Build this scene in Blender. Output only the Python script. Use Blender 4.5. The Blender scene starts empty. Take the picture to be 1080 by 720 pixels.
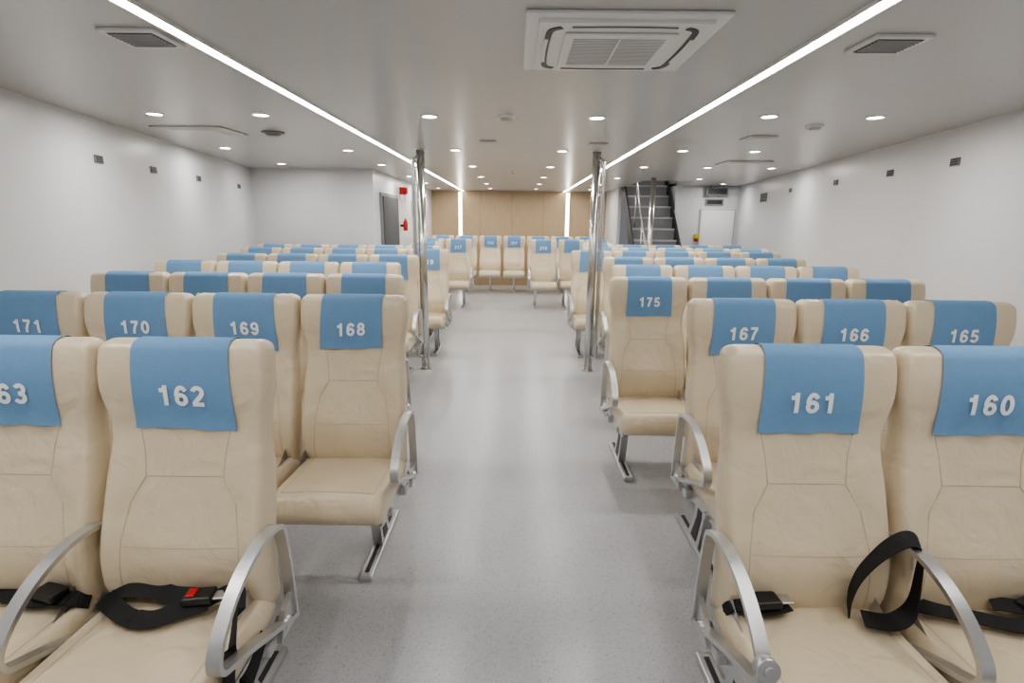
import bpy, bmesh, math, random
from mathutils import Vector, Matrix
random.seed(4)
SC = bpy.context.scene
COL = SC.collection
CEIL = 2.228
CAMH = 1.56
try:
    SC.view_settings.look = 'AgX - Medium High Contrast'
except Exception:
    pass

# ------------------------------------------------------------------ materials
def mat(name, col, rough=0.5, metal=0.0, emit=None, estr=0.0, noise=None, bump=None, spec=0.5, coat=0.0):
    m = bpy.data.materials.new(name); m.use_nodes = True
    nt = m.node_tree; b = nt.nodes["Principled BSDF"]
    b.inputs["Base Color"].default_value = (*col, 1)
    b.inputs["Roughness"].default_value = rough
    b.inputs["Metallic"].default_value = metal
    b.inputs["Specular IOR Level"].default_value = spec
    if coat:
        b.inputs["Coat Weight"].default_value = coat
        b.inputs["Coat Roughness"].default_value = .25
    if emit:
        b.inputs["Emission Color"].default_value = (*emit, 1)
        b.inputs["Emission Strength"].default_value = estr
    tc = nt.nodes.new("ShaderNodeTexCoord")
    if noise:
        sc, amt = noise
        n = nt.nodes.new("ShaderNodeTexNoise"); n.inputs["Scale"].default_value = sc
        n.inputs["Detail"].default_value = 4
        nt.links.new(tc.outputs["Object"], n.inputs["Vector"])
        mx = nt.nodes.new("ShaderNodeMix"); mx.data_type = 'RGBA'
        mx.inputs[6].default_value = (*[c*(1-amt) for c in col], 1)
        mx.inputs[7].default_value = (*[min(1, c*(1+amt)) for c in col], 1)
        nt.links.new(n.outputs["Fac"], mx.inputs[0])
        nt.links.new(mx.outputs[2], b.inputs["Base Color"])
    if bump:
        sc, st, dist = bump
        n2 = nt.nodes.new("ShaderNodeTexNoise"); n2.inputs["Scale"].default_value = sc
        n2.inputs["Detail"].default_value = 3
        n2.inputs["Distortion"].default_value = .6
        nt.links.new(tc.outputs["Object"], n2.inputs["Vector"])
        bp = nt.nodes.new("ShaderNodeBump"); bp.inputs["Strength"].default_value = st
        bp.inputs["Distance"].default_value = dist
        nt.links.new(n2.outputs["Fac"], bp.inputs["Height"])
        nt.links.new(bp.outputs["Normal"], b.inputs["Normal"])
    return m

M_LEATHER = mat("cream_leather", (0.70, 0.595, 0.435), 0.34, noise=(6, .04), bump=(9, .75, .016), coat=.25)
M_SEAM = mat("seam_thread", (0.53, 0.435, 0.30), 0.6)
M_BLUE = mat("blue_cloth", (0.19, 0.345, 0.55), 0.85, noise=(60, .06), bump=(300, .2, .001), spec=.15)
M_WHITE_INK = mat("white_print", (0.90, 0.92, 0.93), 0.6, noise=(30, .02))
M_ALU = mat("brushed_aluminium", (0.60, 0.60, 0.60), 0.34, 0.85, noise=(40, .04))
M_DARKMET = mat("dark_metal", (0.045, 0.045, 0.05), 0.5, 0.3, noise=(20, .1))
M_CHROME = mat("polished_steel", (0.60, 0.59, 0.57), 0.20, 1.0, noise=(10, .03))
M_BELT = mat("black_webbing", (0.012, 0.012, 0.013), 0.75, noise=(200, .3), bump=(400, .3, .001))
M_BLACKP = mat("black_plastic", (0.015, 0.015, 0.016), 0.35, noise=(30, .1))
M_RED = mat("red_plastic", (0.5, 0.02, 0.02), 0.4, noise=(20, .05))
M_YEL = mat("yellow_plastic", (0.55, 0.55, 0.06), 0.4, noise=(20, .05))
M_WALL = mat("white_wall_panel", (0.72, 0.72, 0.735), 0.33, noise=(2, .012), spec=.4)
M_CEIL = mat("ceiling_panel", (0.565, 0.56, 0.545), 0.26, noise=(1.5, .012), spec=.5)
M_WHITEP = mat("white_plastic", (0.86, 0.86, 0.85), 0.4, noise=(20, .01))
M_PALE = mat("pale_grey_plastic", (0.50, 0.50, 0.50), 0.5, noise=(20, .02))
M_GREYP = mat("grey_plastic", (0.22, 0.22, 0.22), 0.5, noise=(20, .05))
M_LED = mat("led_diffuser", (1, 1, 1), 0.5, emit=(1, 0.985, 0.95), estr=20)
M_LED2 = mat("led_wall_diffuser", (1, 1, 1), 0.5, emit=(1, 0.95, 0.85), estr=9)
M_SPOT = mat("downlight_lens", (1, 1, 1), 0.5, emit=(1, 0.97, 0.92), estr=40)
M_STEP = mat("stair_rubber", (0.10, 0.102, 0.108), 0.6, noise=(60, .15))
M_RISER = mat("stair_riser", (0.24, 0.24, 0.25), 0.5, noise=(60, .1))
M_NOSE = mat("stair_nosing", (0.45, 0.45, 0.44), 0.45, 0.1, noise=(60, .1))
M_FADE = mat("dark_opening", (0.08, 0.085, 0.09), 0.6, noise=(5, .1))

def floor_mat():
    m = bpy.data.materials.new("speckled_vinyl"); m.use_nodes = True
    nt = m.node_tree; b = nt.nodes["Principled BSDF"]
    tc = nt.nodes.new("ShaderNodeTexCoord")
    v = nt.nodes.new("ShaderNodeTexVoronoi"); v.inputs["Scale"].default_value = 175
    nt.links.new(tc.outputs["Object"], v.inputs["Vector"])
    cr = nt.nodes.new("ShaderNodeValToRGB")
    cr.color_ramp.interpolation = 'CONSTANT'
    e = cr.color_ramp.elements
    e[0].position = 0; e[0].color = (0.24, 0.235, 0.245, 1)
    e[1].position = .06; e[1].color = (0.43, 0.43, 0.443, 1)
    x = e.new(.84); x.color = (0.51, 0.508, 0.522, 1)
    x = e.new(.94); x.color = (0.35, 0.352, 0.37, 1)
    sp = nt.nodes.new("ShaderNodeSeparateColor")
    nt.links.new(v.outputs["Color"], sp.inputs[0])
    nt.links.new(sp.outputs[0], cr.inputs[0])
    n = nt.nodes.new("ShaderNodeTexNoise"); n.inputs["Scale"].default_value = 260; n.inputs["Detail"].default_value = 2
    nt.links.new(tc.outputs["Object"], n.inputs["Vector"])
    mx = nt.nodes.new("ShaderNodeMix"); mx.data_type = 'RGBA'; mx.inputs[0].default_value = .5
    nt.links.new(cr.outputs[0], mx.inputs[6])
    mx.inputs[7].default_value = (0.43, 0.43, 0.443, 1)
    mr = nt.nodes.new("ShaderNodeMapRange"); mr.inputs[3].default_value = .22; mr.inputs[4].default_value = .34
    nt.links.new(n.outputs["Fac"], mr.inputs[0])
    nt.links.new(mr.outputs[0], b.inputs["Roughness"])
    nt.links.new(mx.outputs[2], b.inputs["Base Color"])
    return m
M_FLOOR = floor_mat()

def wood_mat():
    m = bpy.data.materials.new("oak_panel"); m.use_nodes = True
    nt = m.node_tree; b = nt.nodes["Principled BSDF"]
    tc = nt.nodes.new("ShaderNodeTexCoord")
    mp = nt.nodes.new("ShaderNodeMapping"); mp.inputs["Scale"].default_value = (14, 14, 1.2)
    nt.links.new(tc.outputs["Object"], mp.inputs[0])
    n = nt.nodes.new("ShaderNodeTexNoise"); n.inputs["Scale"].default_value = 2.5; n.inputs["Detail"].default_value = 6
    nt.links.new(mp.outputs[0], n.inputs["Vector"])
    cr = nt.nodes.new("ShaderNodeValToRGB")
    cr.color_ramp.elements[0].position = .3; cr.color_ramp.elements[0].color = (0.45, 0.335, 0.205, 1)
    cr.color_ramp.elements[1].position = .7; cr.color_ramp.elements[1].color = (0.51, 0.385, 0.245, 1)
    nt.links.new(n.outputs["Fac"], cr.inputs[0])
    nt.links.new(cr.outputs[0], b.inputs["Base Color"])
    b.inputs["Roughness"].default_value = .45
    return m
M_WOOD = wood_mat()

# ------------------------------------------------------------------ helpers
def mesh_from(name, verts, faces, mats, smooth=False, fmat=None):
    me = bpy.data.meshes.new(name)
    me.from_pydata(verts, [], faces)
    for m in mats: me.materials.append(m)
    for i, p in enumerate(me.polygons):
        p.use_smooth = smooth
        if fmat: p.material_index = fmat[i]
    me.validate(); me.update()
    return me

def obj(name, me, parent=None, loc=(0, 0, 0), **props):
    o = bpy.data.objects.new(name, me)
    COL.objects.link(o)
    o.location = loc
    if parent is not None: o.parent = parent
    for k, v in props.items(): o[k] = v
    return o

class MB:
    """mesh builder: accumulates shapes with material indices"""
    def __init__(s): s.v = []; s.f = []; s.m = []; s.s = []
    def add(s, verts, faces, mi=0, sm=False):
        o = len(s.v); s.v += [tuple(p) for p in verts]
        for f in faces:
            s.f.append([i+o for i in f]); s.m.append(mi); s.s.append(sm)
    def box(s, c, d, mi=0, bev=0.0, rot=None, seg=2):
        bm = bmesh.new(); bmesh.ops.create_cube(bm, size=1)
        for v in bm.verts: v.co = Vector((v.co.x*d[0], v.co.y*d[1], v.co.z*d[2]))
        if bev: bmesh.ops.bevel(bm, geom=bm.edges[:], offset=bev, segments=seg, affect='EDGES', profile=.5)
        for v in bm.verts:
            p = v.co
            if rot: p = rot @ p
            v.co = p + Vector(c)
        bm.verts.index_update()
        s.add([v.co[:] for v in bm.verts], [[v.index for v in f.verts] for f in bm.faces], mi, False)
        bm.free()
    def tube(s, pts, r, mi=0, n=10, caps=True, up=None):
        P = [Vector(p) for p in pts]; vs = []; fs = []
        prev = None
        for i, p in enumerate(P):
            t = (P[min(i+1, len(P)-1)] - P[max(i-1, 0)]).normalized()
            if prev is None:
                a = Vector((0, 0, 1)) if abs(t.z) < .9 else Vector((1, 0, 0))
                nx = t.cross(a).normalized()
            else:
                nx = (prev - t*prev.dot(t)).normalized()
            prev = nx; ny = t.cross(nx)
            rr = r[i] if isinstance(r, (list, tuple)) else r
            for k in range(n):
                a = 2*math.pi*k/n
                vs.append(p + nx*math.cos(a)*rr + ny*math.sin(a)*rr)
        for i in range(len(P)-1):
            for k in range(n):
                k2 = (k+1) % n
                fs.append([i*n+k, i*n+k2, (i+1)*n+k2, (i+1)*n+k])
        s.add(vs, fs, mi, True)
        if caps:
            o = len(s.v)-len(vs)
            s.f.append([o+k for k in range(n)][::-1]); s.m.append(mi); s.s.append(False)
            o2 = o+(len(P)-1)*n
            s.f.append([o2+k for k in range(n)]); s.m.append(mi); s.s.append(False)
    def ribbon(s, pts, w, t, side, mi=0):
        """rectangular sweep; side = constant or list of side vectors"""
        P = [Vector(p) for p in pts]; vs = []; fs = []
        for i, p in enumerate(P):
            T = (P[min(i+1, len(P)-1)] - P[max(i-1, 0)]).normalized()
            S = Vector(side[i] if isinstance(side, list) else side)
            S = (S - T*S.dot(T)).normalized(); N = T.cross(S)
            for a, b in ((-1, -1), (1, -1), (1, 1), (-1, 1)):
                vs.append(p + S*a*w/2 + N*b*t/2)
        for i in range(len(P)-1):
            for k in range(4):
                k2 = (k+1) % 4
                fs.append([i*4+k, (i+1)*4+k, (i+1)*4+k2, i*4+k2])
        n = (len(P)-1)*4
        fs.append([0, 1, 2, 3]); fs.append([n+3, n+2, n+1, n])
        s.add(vs, fs, mi, False)
    def disc(s, c, r, h, mi=0, n=28, r2=None):
        """vertical cylinder / frustum centred at c (bottom), height h"""
        r2 = r if r2 is None else r2
        vs = [(c[0]+r*math.cos(2*math.pi*k/n), c[1]+r*math.sin(2*math.pi*k/n), c[2]) for k in range(n)]
        vs += [(c[0]+r2*math.cos(2*math.pi*k/n), c[1]+r2*math.sin(2*math.pi*k/n), c[2]+h) for k in range(n)]
        fs = [[k, (k+1) % n, n+(k+1) % n, n+k] for k in range(n)]
        s.add(vs, fs, mi, True)
        s.add(vs, [list(range(n))[::-1], list(range(n, 2*n))], mi, False)
    def ring(s, c, ro, ri, h, mi=0, n=28):
        vs = []
        for k in range(n):
            a = 2*math.pi*k/n; x, y = math.cos(a), math.sin(a)
            vs += [(c[0]+ro*x, c[1]+ro*y, c[2]+h), (c[0]+ro*.96*x, c[1]+ro*.96*y, c[2]), (c[0]+ri*x, c[1]+ri*y, c[2]), (c[0]+ri*x, c[1]+ri*y, c[2]+h)]
        fs = []
        for k in range(n):
            a = 4*k; b = 4*((k+1) % n)
            for j in range(3): fs.append([a+j, a+j+1, b+j+1, b+j])
        s.add(vs, fs, mi, True)
    def prism(s, poly, x0, x1, mi=0):
        """poly in (y,z), extruded in x"""
        n = len(poly)
        vs = [(x0, y, z) for y, z in poly]+[(x1, y, z) for y, z in poly]
        fs = [list(range(n)), list(range(n, 2*n))[::-1]]+[[k, n+k, n+(k+1) % n, (k+1) % n] for k in range(n)]
        s.add(vs, fs, mi, False)
    def mesh(s, name, mats, clean=True):
        me = bpy.data.meshes.new(name); me.from_pydata(s.v, [], s.f)
        for m in mats: me.materials.append(m)
        for i, p in enumerate(me.polygons):
            p.material_index = s.m[i]; p.use_smooth = s.s[i]
        bm = bmesh.new(); bm.from_mesh(me)
        bmesh.ops.recalc_face_normals(bm, faces=bm.faces[:]); bm.to_mesh(me); bm.free()
        me.update(); return me

def crom(pts, n=6):
    P = [Vector(p) for p in pts]; out = []
    for i in range(len(P)-1):
        p0 = P[max(i-1, 0)]; p1 = P[i]; p2 = P[i+1]; p3 = P[min(i+2, len(P)-1)]
        for k in range(n):
            t = k/n
            out.append(.5*((2*p1)+(p2-p0)*t+(2*p0-5*p1+4*p2-p3)*t*t+(-p0+3*p1-3*p2+p3)*t**3))
    out.append(P[-1]); return out

def interp(tab, z):
    if z <= tab[0][0]: return tab[0][1]
    if z >= tab[-1][0]: return tab[-1][1]
    for i in range(len(tab)-1):
        if tab[i][0] <= z <= tab[i+1][0]:
            z0, a = tab[i]; z1, b = tab[i+1]
            t = (z-z0)/(z1-z0)
            def sl(j):
                j0 = max(j-1, 0); j1 = min(j+1, len(tab)-1)
                return (tab[j1][1]-tab[j0][1])/(tab[j1][0]-tab[j0][0])
            h = z1-z0
            return (2*t**3-3*t*t+1)*a+(t**3-2*t*t+t)*h*sl(i)+(-2*t**3+3*t*t)*b+(t**3-t*t)*h*sl(i+1)

def ef(d, r):
    if d >= r: return 1.0
    d = max(d, 0); return math.sqrt(max(0, 1-(1-d/r)**2))
def smooth(a, b, x):
    t = min(1, max(0, (x-a)/(b-a))); return t*t*(3-2*t)

# ------------------------------------------------------------------ seat meshes
ZB, ZT = .42, 1.215
W_TAB = [(.42, .234), (.6, .240), (.8, .237), (.92, .228), (.99, .231), (1.08, .2475), (1.15, .248), (1.215, .244)]
Y_TAB = [(.42, .005), (.52, -.016), (.62, -.012), (.75, .030), (.88, .072), (.97, .090), (1.06, .087), (1.14, .094), (1.215, .113)]
T_TAB = [(.42, .11), (.7, .11), (.95, .082), (1.1, .092), (1.215, .078)]
def bw(z):
    w = interp(W_TAB, z); r = .034
    dt = ZT-z
    if dt < r: w -= r-math.sqrt(max(0, r*r-(r-dt)**2))
    return w
def bsurf(x, z, side):
    w = bw(z); th = interp(T_TAB, z); y0 = interp(Y_TAB, z)
    k = ef(min(ZT-z, z-ZB), .024)*ef(w-abs(x), .025)
    u = min(1, abs(x)/w)
    mid = y0+th/2
    if side < 0:
        pw = .168-.055*smooth(.74, .83, z)
        bol = .012*smooth(pw-.012, pw+.035, abs(x))*(1-smooth(.86, .98, z))*smooth(.44, .52, z)
        bol += .006*u**4*smooth(.9, 1.0, z)
        lum = .010*(1-(min(1, abs(x)/.17))**2)*math.exp(-((z-.60)/.10)**2)
        return mid-(th/2+bol+lum)*k
    return mid+th/2*k
def edge_samples(lo, hi, ds, n):
    a = [lo+d for d in ds]; b = [hi-d for d in ds][::-1]
    m = [a[-1]+(b[0]-a[-1])*i/n for i in range(1, n)]
    return a+m+b
DS = [0, .001, .0035, .0075, .013, .019, .026]
def build_backrest():
    mb = MB()
    zs = edge_samples(ZB, ZT, DS, 34)
    us = edge_samples(-.245, .245, DS, 22); us = [u/.245 for u in us]
    for side in (-1, 1):
        vs = []; fs = []
        for z in zs:
            w = bw(z)
            for u in us: vs.append((u*w, bsurf(u*w, z, side), z))
        n = len(us)
        for i in range(len(zs)-1):
            for j in range(n-1):
                fs.append([i*n+j, i*n+j+1, (i+1)*n+j+1, (i+1)*n+j])
        mb.add(vs, fs, 0, True)
    me0 = bpy.data.meshes.new("t"); me0.from_pydata(mb.v, [], mb.f)
    bm = bmesh.new(); bm.from_mesh(me0); bmesh.ops.remove_doubles(bm, verts=bm.verts[:], dist=.0003)
    bm.verts.index_update()
    mb2 = MB(); mb2.add([v.co[:] for v in bm.verts], [[v.index for v in f.verts] for f in bm.faces], 0, True); bm.free()
    def seam(pl, r=.0020):
        pts = []
        for a, b in zip(pl[:-1], pl[1:]):
            L = math.hypot(b[0]-a[0], b[1]-a[1]); m = max(2, int(L/.012))
            for k in range(m):
                t = k/m; pts.append((a[0]+(b[0]-a[0])*t, a[1]+(b[1]-a[1])*t))
        pts.append(pl[-1])
        mb2.tube([(x, bsurf(x, z, -1)+.0003, z) for x, z in pts], r, 1, n=6)
    seam([(-.178, .45), (-.168, .66), (-.152, .755), (-.112, .828), (.112, .828), (.152, .755), (.168, .66), (.178, .45)])
    for s in (-1, 1):
        seam([(s*.112, .828), (s*.118, .90), (s*.135, .985)], .0017)
    seam([(-.166, .64), (.166, .64)], .0013)
    return mb2.mesh("backrest", [M_LEATHER, M_SEAM])

CW, CY0, CY1 = .236, -.425, .035
def csurf(x, y, side):
    t = (y-CY0)/(CY1-CY0)
    top = .462+.022*(1-t)**1.5 - .03*max(0, (.16-t)/.16)**2+.010*(1-(x/CW)**2)
    top += .007*smooth(.185, .205, abs(x))
    th = .115
    k = ef(CW-abs(x), .030)*ef(min(y-CY0, CY1-y), .05)
    mid = .462-th/2+.01
    if side > 0: return mid+(top-mid)*k
    return mid-th/2*k
def build_cushion():
    ys = edge_samples(CY0, CY1, [0, .0015, .006, .014, .026, .039, .05], 14)
    xs = edge_samples(-CW, CW, DS, 18)
    vs = []; fs = []; n = len(xs)
    for side in (-1, 1):
        o = len(vs)
        for y in ys:
            for x in xs:
                d = min(y-CY0, .06); rr = .06
                sh = rr-math.sqrt(max(0, rr*rr-(rr-d)**2)) if d < rr else 0
                xx = x*(CW-sh*.6)/CW
                vs.append((xx, y, csurf(x, y, side)))
        for i in range(len(ys)-1):
            for j in range(n-1):
                fs.append([o+i*n+j, o+i*n+j+1, o+(i+1)*n+j+1, o+(i+1)*n+j])
    me0 = bpy.data.meshes.new("t"); me0.from_pydata(vs, [], fs)
    bm = bmesh.new(); bm.from_mesh(me0); bmesh.ops.remove_doubles(bm, verts=bm.verts[:], dist=.0003)
    bm.verts.index_update()
    mb2 = MB(); mb2.add([v.co[:] for v in bm.verts], [[v.index for v in f.verts] for f in bm.faces], 0, True); bm.free()
    def seam(pl, r=.002):
        pts = []
        for a, b in zip(pl[:-1], pl[1:]):
            L = math.hypot(b[0]-a[0], b[1]-a[1]); m = max(2, int(L/.012))
            for k in range(m):
                t = k/m; pts.append((a[0]+(b[0]-a[0])*t, a[1]+(b[1]-a[1])*t))
        pts.append(pl[-1])
        mb2.tube([(x, y, csurf(x, y, 1)-.0006) for x, y in pts], r, 1, n=6)
    seam([(-.185, .0), (-.187, -.36), (.187, -.36), (.185, .0)])
    return mb2.mesh("seat_cushion", [M_LEATHER, M_SEAM])

def build_cover(tilt=0.0, drop=0.0, ph=0.0):
    z0 = .972-drop
    zf = [z0+(ZT-.026-z0)*i/15 for i in range(16)]+[ZT-d for d in (.019, .013, .0075, .0035, .001)]
    zb = [ZT-d for d in (.001, .0035, .0075, .013, .019, .026)]+[ZT-.045-.11*i/5 for i in range(0, 6)]
    prof = [(z, -1) for z in zf]+[(z, 1) for z in zb]
    nx = 18; vs = []; fs = []
    for j in range(nx+1):
        x0 = -.138+.276*j/nx
        col = []
        for z, sd in prof:
            k = 1+.045*min(1, (ZT-z)/.24)
            x = x0*k+tilt*(z-ZT)
            zz = z
            if sd < 0:
                f = min(1, max(0, (ZT-.03-z)/.1)); zz = z+tilt*x0*.9*f+.002*f*math.sin(x0*22+ph)
            col.append(Vector((x, bsurf(x, z, sd), zz)))
        for i, p in enumerate(col):
            a = col[max(i-1, 0)]; b = col[min(i+1, len(col)-1)]
            t = (b-a); n = Vector((0, -t.z, t.y)).normalized()
            flare = .0035+.006*max(0, 1-i/6)*(math.sin(j*.9+ph)*.5+.5)
            vs.append(p+n*flare)
    m = len(prof)
    for j in range(nx):
        for i in range(m-1):
            fs.append([j*m+i, (j+1)*m+i, (j+1)*m+i+1, j*m+i+1])
    me = mesh_from("headrest_cover", vs, fs, [M_BLUE], True)
    bm = bmesh.new(); bm.from_mesh(me); bmesh.ops.recalc_face_normals(bm, faces=bm.faces[:])
    bm.to_mesh(me); bm.free()
    return me

def arc(cx, cy, rx, ry, a0, a1, n=16):
    return [(cx+rx*math.cos(math.radians(a0+(a1-a0)*i/n)), cy+ry*math.sin(math.radians(a0+(a1-a0)*i/n))) for i in range(n+1)]
DIG = {
 '0': [arc(.31, .5, .215, .405, 90, 450, 32)],
 '1': [[(.36, 0), (.36, 1.0)], [(.36, .88), (.29, .79), (.21, .755), (.08, .745)]],
 '2': [arc(.31, .70, .215, .205, 170, -20, 14)+[(.45, .52), (.28, .33), (.15, .19), (.11, .095)], [(.02, .095), (.57, .095)]],
 '3': [arc(.29, .71, .20, .195, 155, -90, 16), arc(.29, .295, .225, .20, 90, -160, 18), [(.22, .515), (.32, .515)]],
 '4': [[(.42, 0), (.42, 1.0)], [(.43, .93), (.08, .30)], [(.02, .27), (.58, .27)]],
 '5': [[(.55, .905), (.13, .905)], [(.17, .96), (.11, .44)], arc(.29, .33, .225, .235, 145, -160, 22)],
 '6': [arc(.31, .315, .21, .22, 0, 360, 26), arc(.33, .48, .235, .425, 180, 35, 16)],
 '7': [[(.03, .905), (.57, .905)], [(.51, .88), (.36, .62), (.26, .32), (.22, 0)]],
 '8': [arc(.31, .715, .18, .19, 0, 360, 24), arc(.31, .305, .215, .21, 0, 360, 26)],
 '9': [arc(.31, .685, .21, .22, 0, 360, 26), arc(.29, .52, .235, .425, 0, -145, 16)],
}
def build_number(txt, tilt):
    H = .060; SW = .0125; ADV = .0475
    vs = []; fs = []
    for ci, ch in enumerate(txt):
        ox = (ci-(len(txt)-1)/2)*ADV-.31*H
        for pl in DIG[ch]:
            P = [Vector((ox+a*H, (b-.5)*H)) for a, b in pl]
            Q = []
            for a, b in zip(P[:-1], P[1:]):
                m = max(1, int((b-a).length/.008))
                for k in range(m): Q.append(a.lerp(b, k/m))
            Q.append(P[-1]); P = Q
            closed = (P[0]-P[-1]).length < 1e-5
            o = len(vs)
            for i, p in enumerate(P):
                if closed: t = (P[(i+1) % (len(P)-1)]-P[(i-1) % (len(P)-1)])
                else: t = P[min(i+1, len(P)-1)]-P[max(i-1, 0)]
                t.normalize(); n = Vector((-t.y, t.x))*SW/2
                for q in (p-n, p+n):
                    z = 1.064+q.y; xx = q.x+tilt*(z-ZT); zz = z+tilt*q.x*.9
                    vs.append((xx, bsurf(xx, z, -1)-.0075, zz))
            for i in range(len(P)-1): fs.append([o+2*i, o+2*i+2, o+2*i+3, o+2*i+1])
    return mesh_from("seat_number", vs, fs, [M_WHITE_INK])

def build_armrest(knob=False):
    mb = MB()
    rear = [(0, .085, .34), (0, .075, .50), (0, .06, .62), (0, .045, .676)]
    arcp = [(0, .045, .676), (0, .0, .694), (0, -.08, .697), (0, -.165, .678), (0, -.24, .640), (0, -.30, .588), (0, -.322, .548), (0, -.312, .515), (0, -.27, .495), (0, -.17, .455), (0, -.05, .40), (0, .085, .345)]
    mb.ribbon(crom(rear, 4), .034, .013, (1, 0, 0))
    mb.ribbon(crom(arcp, 6), .034, .014, (1, 0, 0))
    mb.prism([(-.02, .33), (.09, .33), (.085, .44), (.02, .41)], -.008, .008, 0)
    mb.tube([(-.0195, .02, .372), (.0195, .02, .372)], .018, 0, n=14)
    if knob:
        mb.tube([(0, -.318, .565), (0, -.345, .572)], .027, 0, n=20)
        mb.tube([(0, -.345, .572), (0, -.352, .5735)], .013, 0, n=18)
    return mb.mesh("armrest", [M_ALU])

def build_frame():
    mb = MB()
    mb.box((0, -.02, .325), (.496, .06, .045), 0, .006)
    mb.box((0, -.25, .338), (.47, .03, .025), 0, .004)
    for s in (-1, 1):
        mb.prism([(-.38, .352), (.06, .352), (.14, .60), (.115, .60), (.03, .33), (-.05, .30), (-.36, .335)], s*.205-.012, s*.205+.012, 0)
    return mb.mesh("seat_frame", [M_ALU])

def build_leg():
    mb = MB()
    mb.box((0, .02, .014), (.06, .56, .028), 0, .006)
    mb.box((0, .02, .0295), (.018, .50, .004), 1)
    mb.prism([(-.03, .026), (.12, .026), (.05, .18), (.035, .305), (-.085, .305), (-.07, .18)], -.022, .022, 0)
    mb.prism([(.0, .05), (.07, .05), (.01, .18), (.0, .285), (-.05, .285), (-.04, .18)], -.0245, .0245, 1)
    return mb.mesh("leg", [M_ALU, M_DARKMET])

ME_BACK = build_backrest(); ME_CUSH = build_cushion(); ME_ARM = build_armrest(); ME_ARMK = build_armrest(True)
ME_FRAME = build_frame(); ME_LEG = build_leg()
TILTS = [0.0, .02, -.025, .05]
ME_COV = [build_cover(t, d, p) for t, d, p in zip(TILTS, (0, .006, .01, .0), (0, 1.3, 2.6, 4.1))]
SEATS = {}
def seat(cx, D, number=None, arm=None, arm2=None, tv=None, label=None):
    e = obj("passenger_seat", None, None, (cx, D, 0))
    e.empty_display_size = .1
    e["category"] = "seat"; e["group"] = "rows of cream ferry seats"
    e["label"] = label or ("cream leather passenger seat with blue headrest cover" + (f" numbered {number}" if number else ""))
    obj("backrest", ME_BACK, e); obj("seat_cushion", ME_CUSH, e)
    obj("seat_frame", ME_FRAME, e)
    if tv is None: tv = random.choice([0, 0, 1, 2])
    c = obj("headrest_cover", ME_COV[tv], e, label="blue cloth headrest cover")
    if number:
        obj("seat_number", build_number(number, TILTS[tv]), c, label="white printed seat number")
    lx = 0.0
    if arm:
        obj("armrest", ME_ARMK if number == "161" else ME_ARM, e, (arm*.262, 0, 0)); lx = .10 if arm > 0 else -.14
    if arm2: obj("armrest", ME_ARM, e, (arm2*.25, 0, 0))
    obj("leg", ME_LEG, e, (lx, 0, 0))
    if number: SEATS[number] = e
    return e

SP = .5
def bank(edge, D, n, side, nums=None, allarms=False, tvs=None):
    """side -1: seats extend to -x from edge; +1: to +x"""
    for i in range(n):
        cx = edge+side*(SP/2+SP*i)
        seat(cx, D, nums[i] if nums and i < len(nums) else None,
             arm=(-side if i == 0 else None), arm2=(side if (allarms and i < n-1) or (allarms and n == 1) else None),
             tv=tvs[i] if tvs else None)
R = [1.35+.95*i for i in range(12)]
bank(-.70, R[0], 2, -1, ["162", "163"], True, [2, 1])
bank(.595, R[0], 2, 1, ["161", "160"], True, [0, 0])
bank(-.495, R[1], 4, -1, ["168", "169", "170", "171"], tvs=[3, 2, 0, 2])
bank(.80, R[1], 3, 1, ["167", "166", "165"], tvs=[1, 0, 0])
bank(-.71, R[2], 4, -1, ["176", "177", "178", "179"])
bank(.60, R[2], 4, 1, ["175", "174", "173", "172"], tvs=[0, 0, 1, 0])
bank(-.93, R[3], 4, -1)
bank(.78, R[3], 4, 1)
bank(-.95, R[4], 4, -1)
bank(.86, R[4], 4, 1)
bank(-.79, 6.28, 5, -1, ["219"])
bank(.66, 6.28, 5, 1)
bank(-1.0, 7.12, 5, -1)
bank(.90, 7.12, 5, 1)
bank(-1.10, 8.0, 1, -1)
bank(1.0, 8.0, 5, 1)
bank(-1.22, 8.85, 1, -1)
bank(1.10, 8.7, 1, 1)
bank(-.80, 9.8, 2, -1, ["217"])
bank(.26, 9.8, 1, 1, ["218"])
bank(.80, 9.95, 2, 1)
for i, (cx, nn) in enumerate([(-1.62, None), (-1.09, None), (-.56, "236"), (-.03, "237"), (.50, None), (1.03, None), (1.56, None)]):
    seat(cx, 11.9, nn)

# ------------------------------------------------------------------ seat belts (parts of the front seats)
def belt(parent, runs, buckle=None, red=True, w=.046):
    for pts, side in runs:
        mb = MB()
        mb.ribbon(crom(pts, 6), w, .0035, side, 0)
        obj("seat_belt", mb.mesh("seat_belt", [M_BELT]), parent, label="black webbing lap belt")
    if buckle:
        (bx, by, bz, ang) = buckle
        rot = Matrix.Rotation(ang, 3, 'Z')
        mb = MB()
        mb.box((bx, by, bz), (.080, .055, .024), 0, .006, rot)
        if red: mb.box(tuple(Vector((bx, by, bz+.008))+rot @ Vector((-.018, 0, 0))), (.024, .036, .018), 1, .003, rot)
        mb.box(tuple(Vector((bx, by, bz))+rot @ Vector((.055, 0, 0))), (.045, .035, .006), 2, .002, rot)
        obj("belt_buckle", mb.mesh("belt_buckle", [M_BLACKP, M_RED, M_ALU]), parent, label="black buckle with red release button" if red else "black belt buckle")
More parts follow.
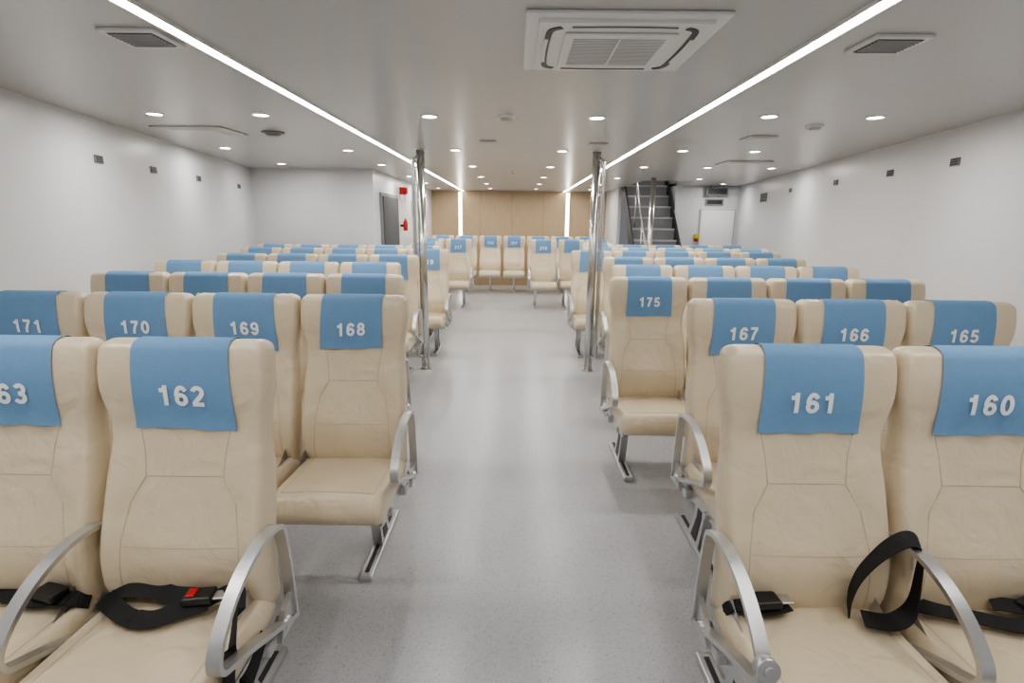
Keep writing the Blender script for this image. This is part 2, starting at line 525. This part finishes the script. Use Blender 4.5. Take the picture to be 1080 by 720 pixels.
belt(SEATS["162"], [
    ([(-.225, .0, .46), (-.215, -.04, .495), (-.16, -.08, .500), (-.09, -.12, .502), (-.02, -.13, .503), (.04, -.10, .508), (.10, -.07, .512)], [(0.3, 1, .15)]*20+[(.2, 1, .4)]*20),
    ([(-.20, -.03, .505), (-.13, -.03, .522), (-.07, -.03, .515), (-.01, -.05, .515), (.05, -.05, .512)], [(0, 1, .6)]*40),
    ([(.10, -.06, .51), (.15, -.05, .53), (.19, -.08, .54), (.215, -.14, .53), (.236, -.20, .50), (.246, -.245, .45), (.248, -.255, .39), (.248, -.22, .35), (.246, -.14, .36), (.244, -.06, .40)], [(0, 1, .3)]*18+[(0, .6, .8)]*8+[(0, 1, .1)]*40)],
    (.075, -.065, .524, .15), w=.050)
belt(SEATS["163"], [
    ([(.225, -.02, .47), (.19, -.05, .50), (.1, -.06, .500), (.03, -.04, .497), (-.05, -.03, .497)], (0, 1, .2))],
    (.14, -.05, .518, 2.9), False)
belt(SEATS["161"], [
    ([(.12, -.03, .48), (.105, -.05, .55), (.115, -.06, .62), (.155, -.065, .685), (.215, -.055, .720), (.258, -.05, .718), (.278, -.05, .68), (.275, -.06, .61), (.245, -.09, .54), (.19, -.11, .51), (.12, -.09, .503)], [(.45, 1, .2)]*70),
    ([(-.225, .0, .46), (-.21, -.03, .50), (-.13, -.05, .502), (-.06, -.03, .502)], (0, 1, .2))],
    (-.13, -.045, .519, .1), False, w=.056)
belt(SEATS["160"], [
    ([(-.20, .0, .49), (-.15, -.05, .502), (-.06, -.08, .502), (.04, -.11, .502), (.13, -.07, .502), (.21, -.02, .50)], (0, 1, .2)),
    ([(.02, -.03, .51), (.10, -.06, .517), (.2, -.10, .512)], (.2, 1, .3))],
    (.12, -.05, .520, .4), False)

# ------------------------------------------------------------------ room shell
def S(name, me, **k):
    o = obj(name, me, None); o["kind"] = "structure"
    for a, b in k.items(): o[a] = b
    return o
def wall(name, x1, y1, x2, y2, z0, z1, m, out, th=.06):
    """out: outward normal side multiplier"""
    d = Vector((x2-x1, y2-y1, 0)).normalized(); n = Vector((d.y, -d.x, 0))*out*th
    a = Vector((x1, y1, 0)); b = Vector((x2, y2, 0))
    vs = []
    for z in (z0, z1):
        for p in (a, b, b+n, a+n): vs.append((p.x, p.y, z))
    fs = [[0, 1, 2, 3], [4, 5, 6, 7], [0, 1, 5, 4], [1, 2, 6, 5], [2, 3, 7, 6], [3, 0, 4, 7]]
    mb = MB(); mb.add(vs, fs)
    return S(name, mb.mesh(name, [m]), label=name.replace("_", " "))
def lw(y): return -(2.80+.197*(y-3.13))
def rw(y): return 2.98+.177*(y-3.3)
wall("wall_left", lw(-1.4), -1.4, lw(7.75), 7.75, 0, CEIL, M_WALL, -1)
wall("wall_right", rw(-1.4), -1.4, rw(10.5), 10.5, 0, CEIL, M_WALL, 1)
wall("wall_rear", -2.2, -1.4, 2.4, -1.4, 0, CEIL, M_WALL, 1)
wall("wall_left_front", -3.75, 7.7, -2.0, 7.7, 0, CEIL, M_WALL, -1)
wall("wall_left_side", -2.0, 7.76, -2.0, 13.0, 0, CEIL, M_WALL, -1)
wall("wall_far", -2.1, 13.0, 2.3, 13.0, 0, CEIL, M_WOOD, -1)
wall("wall_right_front", 3.1, 10.5, 4.35, 10.5, 0, CEIL, M_WALL, -1)
wall("wall_stairs_right", 3.04, 10.5, 3.04, 13.0, 0, 3.4, M_WALL, 1)
wall("wall_stairs_left", 2.13, 11.45, 2.13, 13.0, 0, CEIL, M_WALL, 1)
mb = MB()
mb.box((2.12, 10.35, 2.9), (.06, 2.2, 1.24)); mb.box((3.07, 9.9, 2.9), (.06, 1.3, 1.24))
mb.box((2.6, 11.5, 2.9), (1.0, .06, 1.24)); mb.box((2.6, 9.27, 2.9), (1.0, .06, 1.24)); mb.box((2.6, 10.4, 3.53), (1.1, 2.4, .05))
S("wall_stairwell", mb.mesh("wall_stairwell", [M_PALE]), label="grey stairwell shaft above the stairs")
mb = MB(); mb.box((0, 5.9, -.03), (9.4, 15, .06)); S("floor", mb.mesh("floor", [M_FLOOR]), label="grey speckled vinyl floor")
mb = MB()
def cb(x0, x1, y0, y1): mb.box(((x0+x1)/2, (y0+y1)/2, CEIL+.025), (x1-x0, y1-y0, .05))
cb(-4.5, 4.5, -1.5, 9.3); cb(-4.5, 2.15, 9.3, 11.45); cb(3.04, 4.5, 9.3, 11.45); cb(-4.5, 4.5, 11.45, 13.2)
S("ceiling", mb.mesh("ceiling", [M_CEIL]), label="off-white satin ceiling panels")
mb = MB()
for x in (-.85, -.1, .65): mb.box((x, 12.997, CEIL/2), (.010, .006, CEIL-.02))
S("trim_1", mb.mesh("trim_1", [mat("wood_joint", (.34, .245, .15), .6, noise=(10, .1))]), label="fine joints between oak panels")
def wallpts(y0, y1, fx, s, z, h, t):
    a = Vector((fx(y0)-s*t/2, y0, z)); b = Vector((fx(y1)-s*t/2, y1, z)); d = b-a
    mb.box(tuple((a+b)/2), (t, d.length, h), 0, 0, Matrix.Rotation(-math.atan2(d.x, d.y), 3, 'Z'))
mb = MB(); wallpts(-1.3, 7.6, lw, -1, .05, .1, .014)
S("baseboard_left", mb.mesh("baseboard_left", [M_GREYP]), label="grey skirting")
mb = MB(); wallpts(-1.3, 10.4, rw, 1, .05, .1, .014)
S("baseboard_right", mb.mesh("baseboard_right", [M_GREYP]), label="grey skirting")
# doors
mb = MB()
mb.box((-1.985, 8.6, .97), (.03, 1.15, 1.94), 0, .004)
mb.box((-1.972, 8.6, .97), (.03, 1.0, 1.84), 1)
mb.box((-1.95, 8.98, 1.0), (.03, .03, .14), 2, .006)
S("door_1", mb.mesh("door_1", [M_GREYP, M_FADE, M_CHROME]), label="dark grey door in the side wall")
mb = MB()
mb.box((3.86, 10.485, .9), (.68, .03, 1.8), 1, .004)
mb.box((3.86, 10.472, .9), (.63, .03, 1.76), 0, .004)
mb.box((3.62, 10.44, .95), (.12, .03, .025), 2, .006)
S("door_2", mb.mesh("door_2", [M_WHITEP, M_PALE, M_CHROME]), label="white cabin door")

# ------------------------------------------------------------------ LED strips
for x in (-1.25, 1.125):
    mb = MB()
    for s in (-1, 1): mb.box((s*.029, 6.0, CEIL-.006), (.008, 13.9, .012))
    mb.box((0, 6.0, CEIL-.002), (.05, 13.9, .004))
    e = obj("ceiling_light_strip", mb.mesh("strip_housing", [M_WHITEP]), None, (x, 0, 0), category="light",
            label="long white linear light set in the ceiling", group="linear ceiling lights")
    mb = MB(); mb.box((0, 6.0, CEIL-.008), (.044, 13.9, .008))
    obj("diffuser", mb.mesh("diffuser", [M_LED]), e, label="glowing white diffuser")
for x in (-1.32, 1.22):
    mb = MB()
    for s in (-1, 1): mb.box((s*.045, 0, 0), (.01, .03, 1.9))
    e = obj("wall_light_strip", mb.mesh("wall_strip_housing", [M_ALU]), None, (x, 12.98, 1.24), category="light",
            label="vertical glowing strip on the oak wall", group="vertical wall lights")
    mb = MB(); mb.box((0, 0, 0), (.08, .02, 1.9))
    obj("diffuser", mb.mesh("wdiff", [M_LED2]), e, label="glowing warm white diffuser")

# ------------------------------------------------------------------ downlights
mb = MB(); mb.ring((0, 0, -.008), .060, .047, .008, 0); ME_DR = mb.mesh("downlight_ring", [M_WHITEP])
mb = MB(); mb.disc((0, 0, -.004), .047, .003, 0); ME_DL = mb.mesh("downlight_lens", [M_SPOT])
LD = bpy.data.lights.new("downlight_lamp", 'AREA'); LD.shape = 'DISK'; LD.size = .09; LD.energy = 5.6; LD.color = (1, .975, .94)
DL = [(-2.41, 3.76), (-1.70, 3.76), (-.58, 3.76), (.53, 3.76), (1.62, 3.66), (2.30, 3.66)]
DL += [(-2.87, 5.5), (-1.69, 5.6), (-.6, 5.5), (.45, 5.5), (1.6, 5.4), (2.29, 5.4)]
DL += [(-2.96, 7.0), (-1.7, 7.0), (-.56, 7.1), (.43, 7.1), (1.6, 7.0), (2.4, 7.0), (3.2, 7.0)]
DL += [(-1.7, 8.8), (-.56, 8.8), (.43, 8.8), (1.6, 8.8), (2.9, 8.8)]
DL += [(-1.7, 10.4), (-.56, 10.4), (.43, 10.4), (1.6, 10.4), (3.7, 9.9)]
DL += [(-1.7, 12.0), (-.56, 12.0), (.43, 12.0), (1.6, 12.0)]
DL += [(-1.7, 1.2), (1.8, 1.2), (-.6, .2), (.55, .2)]  # unseen downlights around the camera, added to even out the illumination
for p in DL+[(2.6, 10.0, 3.505)]:  # last tuple: unseen lamp added in the stair shaft to brighten the steps
    x, y = p[0], p[1]; z = p[2] if len(p) > 2 else CEIL
    e = obj("downlight", ME_DR, None, (x, y, z), category="light", label="small round recessed ceiling downlight", group="recessed ceiling downlights")
    obj("lens", ME_DL, e, label="glowing white lens")
    l = obj("lamp_bulb", LD, e, (0, 0, -.02))

# ------------------------------------------------------------------ AC cassette
ac = obj("ceiling_air_conditioner", None, None, (.365, 2.25, CEIL), category="air conditioner", label="white square four-way cassette air conditioner in ceiling")
mb = MB()
mb.box((0, 0, -.007), (.68, .67, .014), 0, .006, seg=3)
mb.box((0, 0, -.019), (.59, .58, .014), 0, .004, seg=3)
obj("panel", mb.mesh("panel", [M_WHITEP]), ac)
mb = MB()
mb.box((0, 0, -.031), (.40, .40, .008), 0, .003)
for i in range(20):
    mb.box((0, -.155+i*.31/19, -.0355), (.33, .005, .002), 1)
mb.box((0, 0, -.0372), (.008, .33, .002), 0)
obj("intake_grille", mb.mesh("grille", [M_WHITEP, M_PALE]), ac, label="pale finely slatted air intake grille")
def louver(ang, black):
    R_ = Matrix.Rotation(ang, 3, 'Z')
    mb = MB()
    if black:
        pts = crom([(.215, -.245, -.0275), (.250, -.215, -.0275), (.258, -.12, -.0275), (.260, 0, -.0275), (.258, .12, -.0275), (.250, .215, -.0275), (.215, .245, -.0275)], 6)
        mb.ribbon([R_ @ p for p in pts], .022, .003, (R_ @ Vector((1, .001, 0))), 0)
        p2 = crom([(.262, -.14, -.0305), (.265, 0, -.0305), (.262, .14, -.0305)], 6)
        mb.ribbon([R_ @ p for p in p2], .014, .005, (R_ @ Vector((1, .001, 0))), 1)
    else:
        pts = crom([(.250, -.18, -.0275), (.256, 0, -.0275), (.250, .18, -.0275)], 6)
        mb.ribbon([R_ @ p for p in pts], .010, .003, (R_ @ Vector((1, .001, 0))), 2)
    obj("louver", mb.mesh("louver", [M_BLACKP, M_WHITEP, M_GREYP]), ac, label="dark curved air outlet slot" if black else "thin grey air outlet slot")
louver(0, True); louver(math.pi, True); louver(math.pi/2, False); louver(-math.pi/2, False)

def vent(x, y, w, d, lab, slat=True):
    e = obj("ceiling_vent", None, None, (x, y, CEIL), category="vent", label=lab)
    mb = MB(); mb.box((0, 0, -.006), (w, d, .012), 0, .003)
    obj("vent_frame", mb.mesh("vf", [M_CEIL if not slat else M_WHITEP]), e)
    mb = MB()
    if slat:
        n = 8
        mb.box((0, 0, -.0125), (w*.80, d*.76, .002), 0)
        for i in range(n):
            mb.box((0, -d*.34+i*d*.68/(n-1), -.0155), (w*.78, d*.025, .005), 1)
    else:
        mb.box((0, 0, -.013), (w*.8, d*.8, .003), 1, .001)
        mb.box((0, 0, -.016), (w*.62, d*.62, .003), 1, .001)
    obj("vent_slats", mb.mesh("vs", [M_DARKMET, M_PALE if slat else M_CEIL]), e)
vent(-1.43, 2.22, .21, .20, "slatted air vent in the ceiling beside the light strip")
vent(1.40, 2.22, .21, .20, "slatted air vent in the ceiling beside the light strip")
vent(-2.5, 4.45, .55, .42, "large flat square ceiling diffuser", False)
vent(1.95, 4.55, .22, .22, "small flat square ceiling vent", False)
vent(-.25, 4.9, .14, .14, "small flat square ceiling vent", False)
vent(2.6, 6.4, .5, .4, "large flat square ceiling diffuser", False)
vent(.72, 5.0, .16, .16, "small flat square ceiling vent", False)
def rdev(name, x, y, r, lab, cat, m1=M_WHITEP, m2=M_GREYP):
    mb = MB(); mb.disc((0, 0, -.012), r*.95, .014, 0, r2=r); mb.disc((0, 0, -.03), r*.5, .018, 1, r2=r*.75)
    obj(name, mb.mesh(name, [m1, m2]), None, (x, y, CEIL), category=cat, label=lab)
rdev("ceiling_speaker", -1.95, 4.5, .09, "round grey ceiling speaker", "speaker", M_GREYP)
rdev("smoke_detector", -.07, 3.75, .06, "small round white smoke detector", "smoke detector", M_WHITEP, M_PALE)
rdev("smoke_detector", 2.1, 4.0, .06, "small round white smoke detector", "smoke detector", M_WHITEP, M_PALE)
rdev("smoke_detector", -.05, 7.8, .05, "small round white smoke detector", "smoke detector", M_WHITEP, M_PALE)

def slot(x, y, z, ang, w=.10, h=.055, lab="small dark slotted vent on the white wall"):
    mb = MB(); mb.box((0, 0, 0), (.012, w, h), 0, .002)
    for i in range(3): mb.box((0, 0, -h*.28+i*h*.28), (.016, w*.84, h*.2), 1)
    o = obj("wall_vent", mb.mesh("wall_vent", [M_GREYP, M_DARKMET]), None, (x, y, z), category="vent", label=lab, group="small wall vents")
    o.rotation_euler = (0, 0, ang)
AL = math.atan(.197); AR = -math.atan(.177)
for y in (3.92, 4.75, 5.75, 7.1): slot(lw(y)+.006, y, 1.95, AL)
for y in (3.95, 4.85, 6.0, 7.5): slot(rw(y)-.006, y, 1.99, AR)
slot(rw(8.8)-.006, 8.8, 1.95, AR, .36, .14, "dark framed panel on the white wall")

# ------------------------------------------------------------------ poles
def pole(x, y, s, lab):
    e = obj("support_pole", None, None, (x, y, 0), category="pole", label=lab)
    mb = MB(); mb.tube([(0, 0, 0), (0, 0, CEIL)], .042, 0, n=24)
    obj("post", mb.mesh("post", [M_CHROME]), e)
    for z, a, b in ((0, .060, .056), (CEIL-.012, .056, .060)):
        mb = MB(); mb.disc((0, 0, z), a, .0118, 0, r2=b)
        obj("flange", mb.mesh("flange", [M_CHROME]), e)
    mb = MB()
    X = s*.068
    mb.tube(crom([(s*.02, -.02, .15), (s*.052, -.035, .155), (X, -.04, .21), (X, -.04, .6), (X, -.04, 1.2), (X, -.04, 1.9), (X, -.04, 2.08), (s*.052, -.035, 2.135), (s*.02, -.02, 2.14)], 6), .019, 0, n=12)
    obj("grab_rail", mb.mesh("grab_rail", [M_CHROME]), e, label="thin curved steel grab rail")
pole(-.945, 5.47, -1, "polished steel pole with grab rail beside the aisle")
pole(.785, 5.47, 1, "polished steel pole with grab rail beside the aisle")
e = obj("support_pole", None, None, (2.16, 8.72, 0), category="pole", label="polished steel pole at the foot of the stairs")
mb = MB(); mb.tube([(0, 0, 0), (0, 0, CEIL)], .04, 0, n=20); obj("post", mb.mesh("post", [M_CHROME]), e)

# ------------------------------------------------------------------ stairs
st = obj("staircase", None, None, (2.57, 9.0, 0), category="stairs", label="steep dark grey staircase with steel handrail rising through ceiling")
rise, run, N = .205, .180, 14
for i in range(N):
    mb = MB()
    y = .1+i*run; z = rise*(i+1)
    mb.box((0, y+.10, z-.015), (.80, .20, .030), 0, .003)
    if i < N-1: mb.box((0, y+.185, z+rise/2-.015), (.80, .010, rise-.01), 1)
    mb.box((0, y-.004, z-.015), (.80, .014, .034), 2, .003)
    obj("step", mb.mesh("step", [M_STEP, M_RISER, M_NOSE]), st)
k = rise/run; L = N*run; H = N*rise
for s in (-1, 1):
    mb = MB()
    up = .34 if s > 0 else .26
    mb.prism([(-.05, 0), (.25, 0), (L+.20, H-.10), (L+.15, H+up-.12), (.0, up)], s*.416-.014, s*.416+.014, 0)
    obj("stringer", mb.mesh("stringer", [M_DARKMET]), st, label="black side stringer")
mb = MB()
s = -1
pts = [(s*.37, -.02, .02), (s*.37, -.04, .75), (s*.37, .0, .92), (s*.37, .12, 1.0+.12*k), (s*.37, .8, 1.0+.8*k), (s*.37, 1.4, 1.0+1.4*k)]
mb.tube(crom(pts, 8), .02, 0, n=10)
for yy in (.5, 1.1): mb.tube([(s*.37, yy, .2+yy*k), (s*.37, yy, 1.0+yy*k)], .012, 0, n=8)
obj("handrail", mb.mesh("handrail", [M_CHROME]), st, label="bent steel handrail")

# ------------------------------------------------------------------ sign, devices
ex = obj("hanging_sign", None, None, (3.78, 10.40, 2.12), category="sign", label="dark grey hanging sign below ceiling near the stairs")
mb = MB(); mb.box((0, 0, 0), (.40, .05, .14), 0, .005); mb.box((-.12, 0, .085), (.015, .015, .05), 0); mb.box((.12, 0, .085), (.015, .015, .05), 0)
obj("sign_body", mb.mesh("sign_body", [M_GREYP]), ex)
mb = MB(); mb.box((0, -.027, 0), (.35, .006, .10), 0)
obj("sign_face", mb.mesh("sign_face", [M_DARKMET]), ex, label="dark unlit sign face")
mb = MB(); mb.box((0, 0, 0), (.34, .03, .12), 0, .004); mb.box((0, -.017, 0), (.28, .004, .07), 1)
obj("wall_sign", mb.mesh("wall_sign", [M_GREYP, M_DARKMET]), None, (3.78, 10.484, 1.93), category="sign", label="small grey sign plate on the white wall above door")
al = obj("fire_call_point", None, None, (3.49, 10.48, 1.22), category="fire alarm", label="small red and yellow call box beside the white door")
mb = MB(); mb.box((0, 0, 0), (.07, .05, .06), 0, .006); mb.box((0, -.01, .07), (.09, .05, .08), 1, .006)
obj("box", mb.mesh("box", [M_RED, M_YEL]), al)
fb = obj("fire_alarm_bell", None, None, (-1.965, 9.5, 2.03), category="fire alarm", label="red fire alarm bell on white side wall")
mb = MB(); mb.box((0, 0, 0), (.08, .12, .12), 0, .008); mb.tube([(.03, 0, 0), (.09, 0, 0)], [.07, .045], 0, n=18)
mb.box((0, 0, -.10), (.06, .1, .1), 1, .005)
obj("bell", mb.mesh("bell", [M_RED, M_WHITEP]), fb)
fe = obj("fire_extinguisher", None, None, (-1.92, 9.45, 1.36), category="fire extinguisher", label="small red fire extinguisher on a wall bracket")
mb = MB(); mb.tube([(0, 0, 0), (0, 0, .02), (0, 0, .14), (0, 0, .17), (0, 0, .19)], [.03, .040, .040, .028, .015], 0, n=18)
obj("cylinder_body", mb.mesh("fe", [M_RED]), fe)
mb = MB(); mb.box((.0, 0, .20), (.024, .07, .018), 0, .004); mb.tube(crom([(0, .03, .195), (.015, .06, .17), (.015, .06, .08)], 5), .006, 0, n=8); mb.box((-.058, 0, .09), (.075, .10, .04), 0)
obj("valve", mb.mesh("valve", [M_BLACKP]), fe, label="black valve, hose and bracket")
wb = MB(); wb.box((0, 0, 0), (.04, .22, .3), 0, .006); wb.box((.02, 0, .05), (.006, .16, .1), 1)
obj("wall_cabinet", wb.mesh("wall_cabinet", [M_WHITEP, M_GREYP]), None, (-1.98, 10.5, 1.75), category="cabinet", label="small white control box on the side wall")

# ------------------------------------------------------------------ world & camera
w = bpy.data.worlds.new("World"); SC.world = w; w.use_nodes = True
w.node_tree.nodes["Background"].inputs[0].default_value = (.8, .85, .9, 1)
w.node_tree.nodes["Background"].inputs[1].default_value = .2
cd = bpy.data.cameras.new("Camera"); cam = bpy.data.objects.new("Camera", cd); COL.objects.link(cam)
cd.sensor_fit = 'HORIZONTAL'; cd.sensor_width = 36; cd.lens = 560/1080*36; cd.clip_start = .02
Mx = Matrix.Rotation(math.radians(.28), 4, 'Z') @ Matrix.Rotation(math.radians(90-12.87), 4, 'X') @ Matrix.Rotation(.010, 4, 'Z')
cam.matrix_world = Matrix.Translation((0, 0, CAMH)) @ Mx
SC.camera = cam
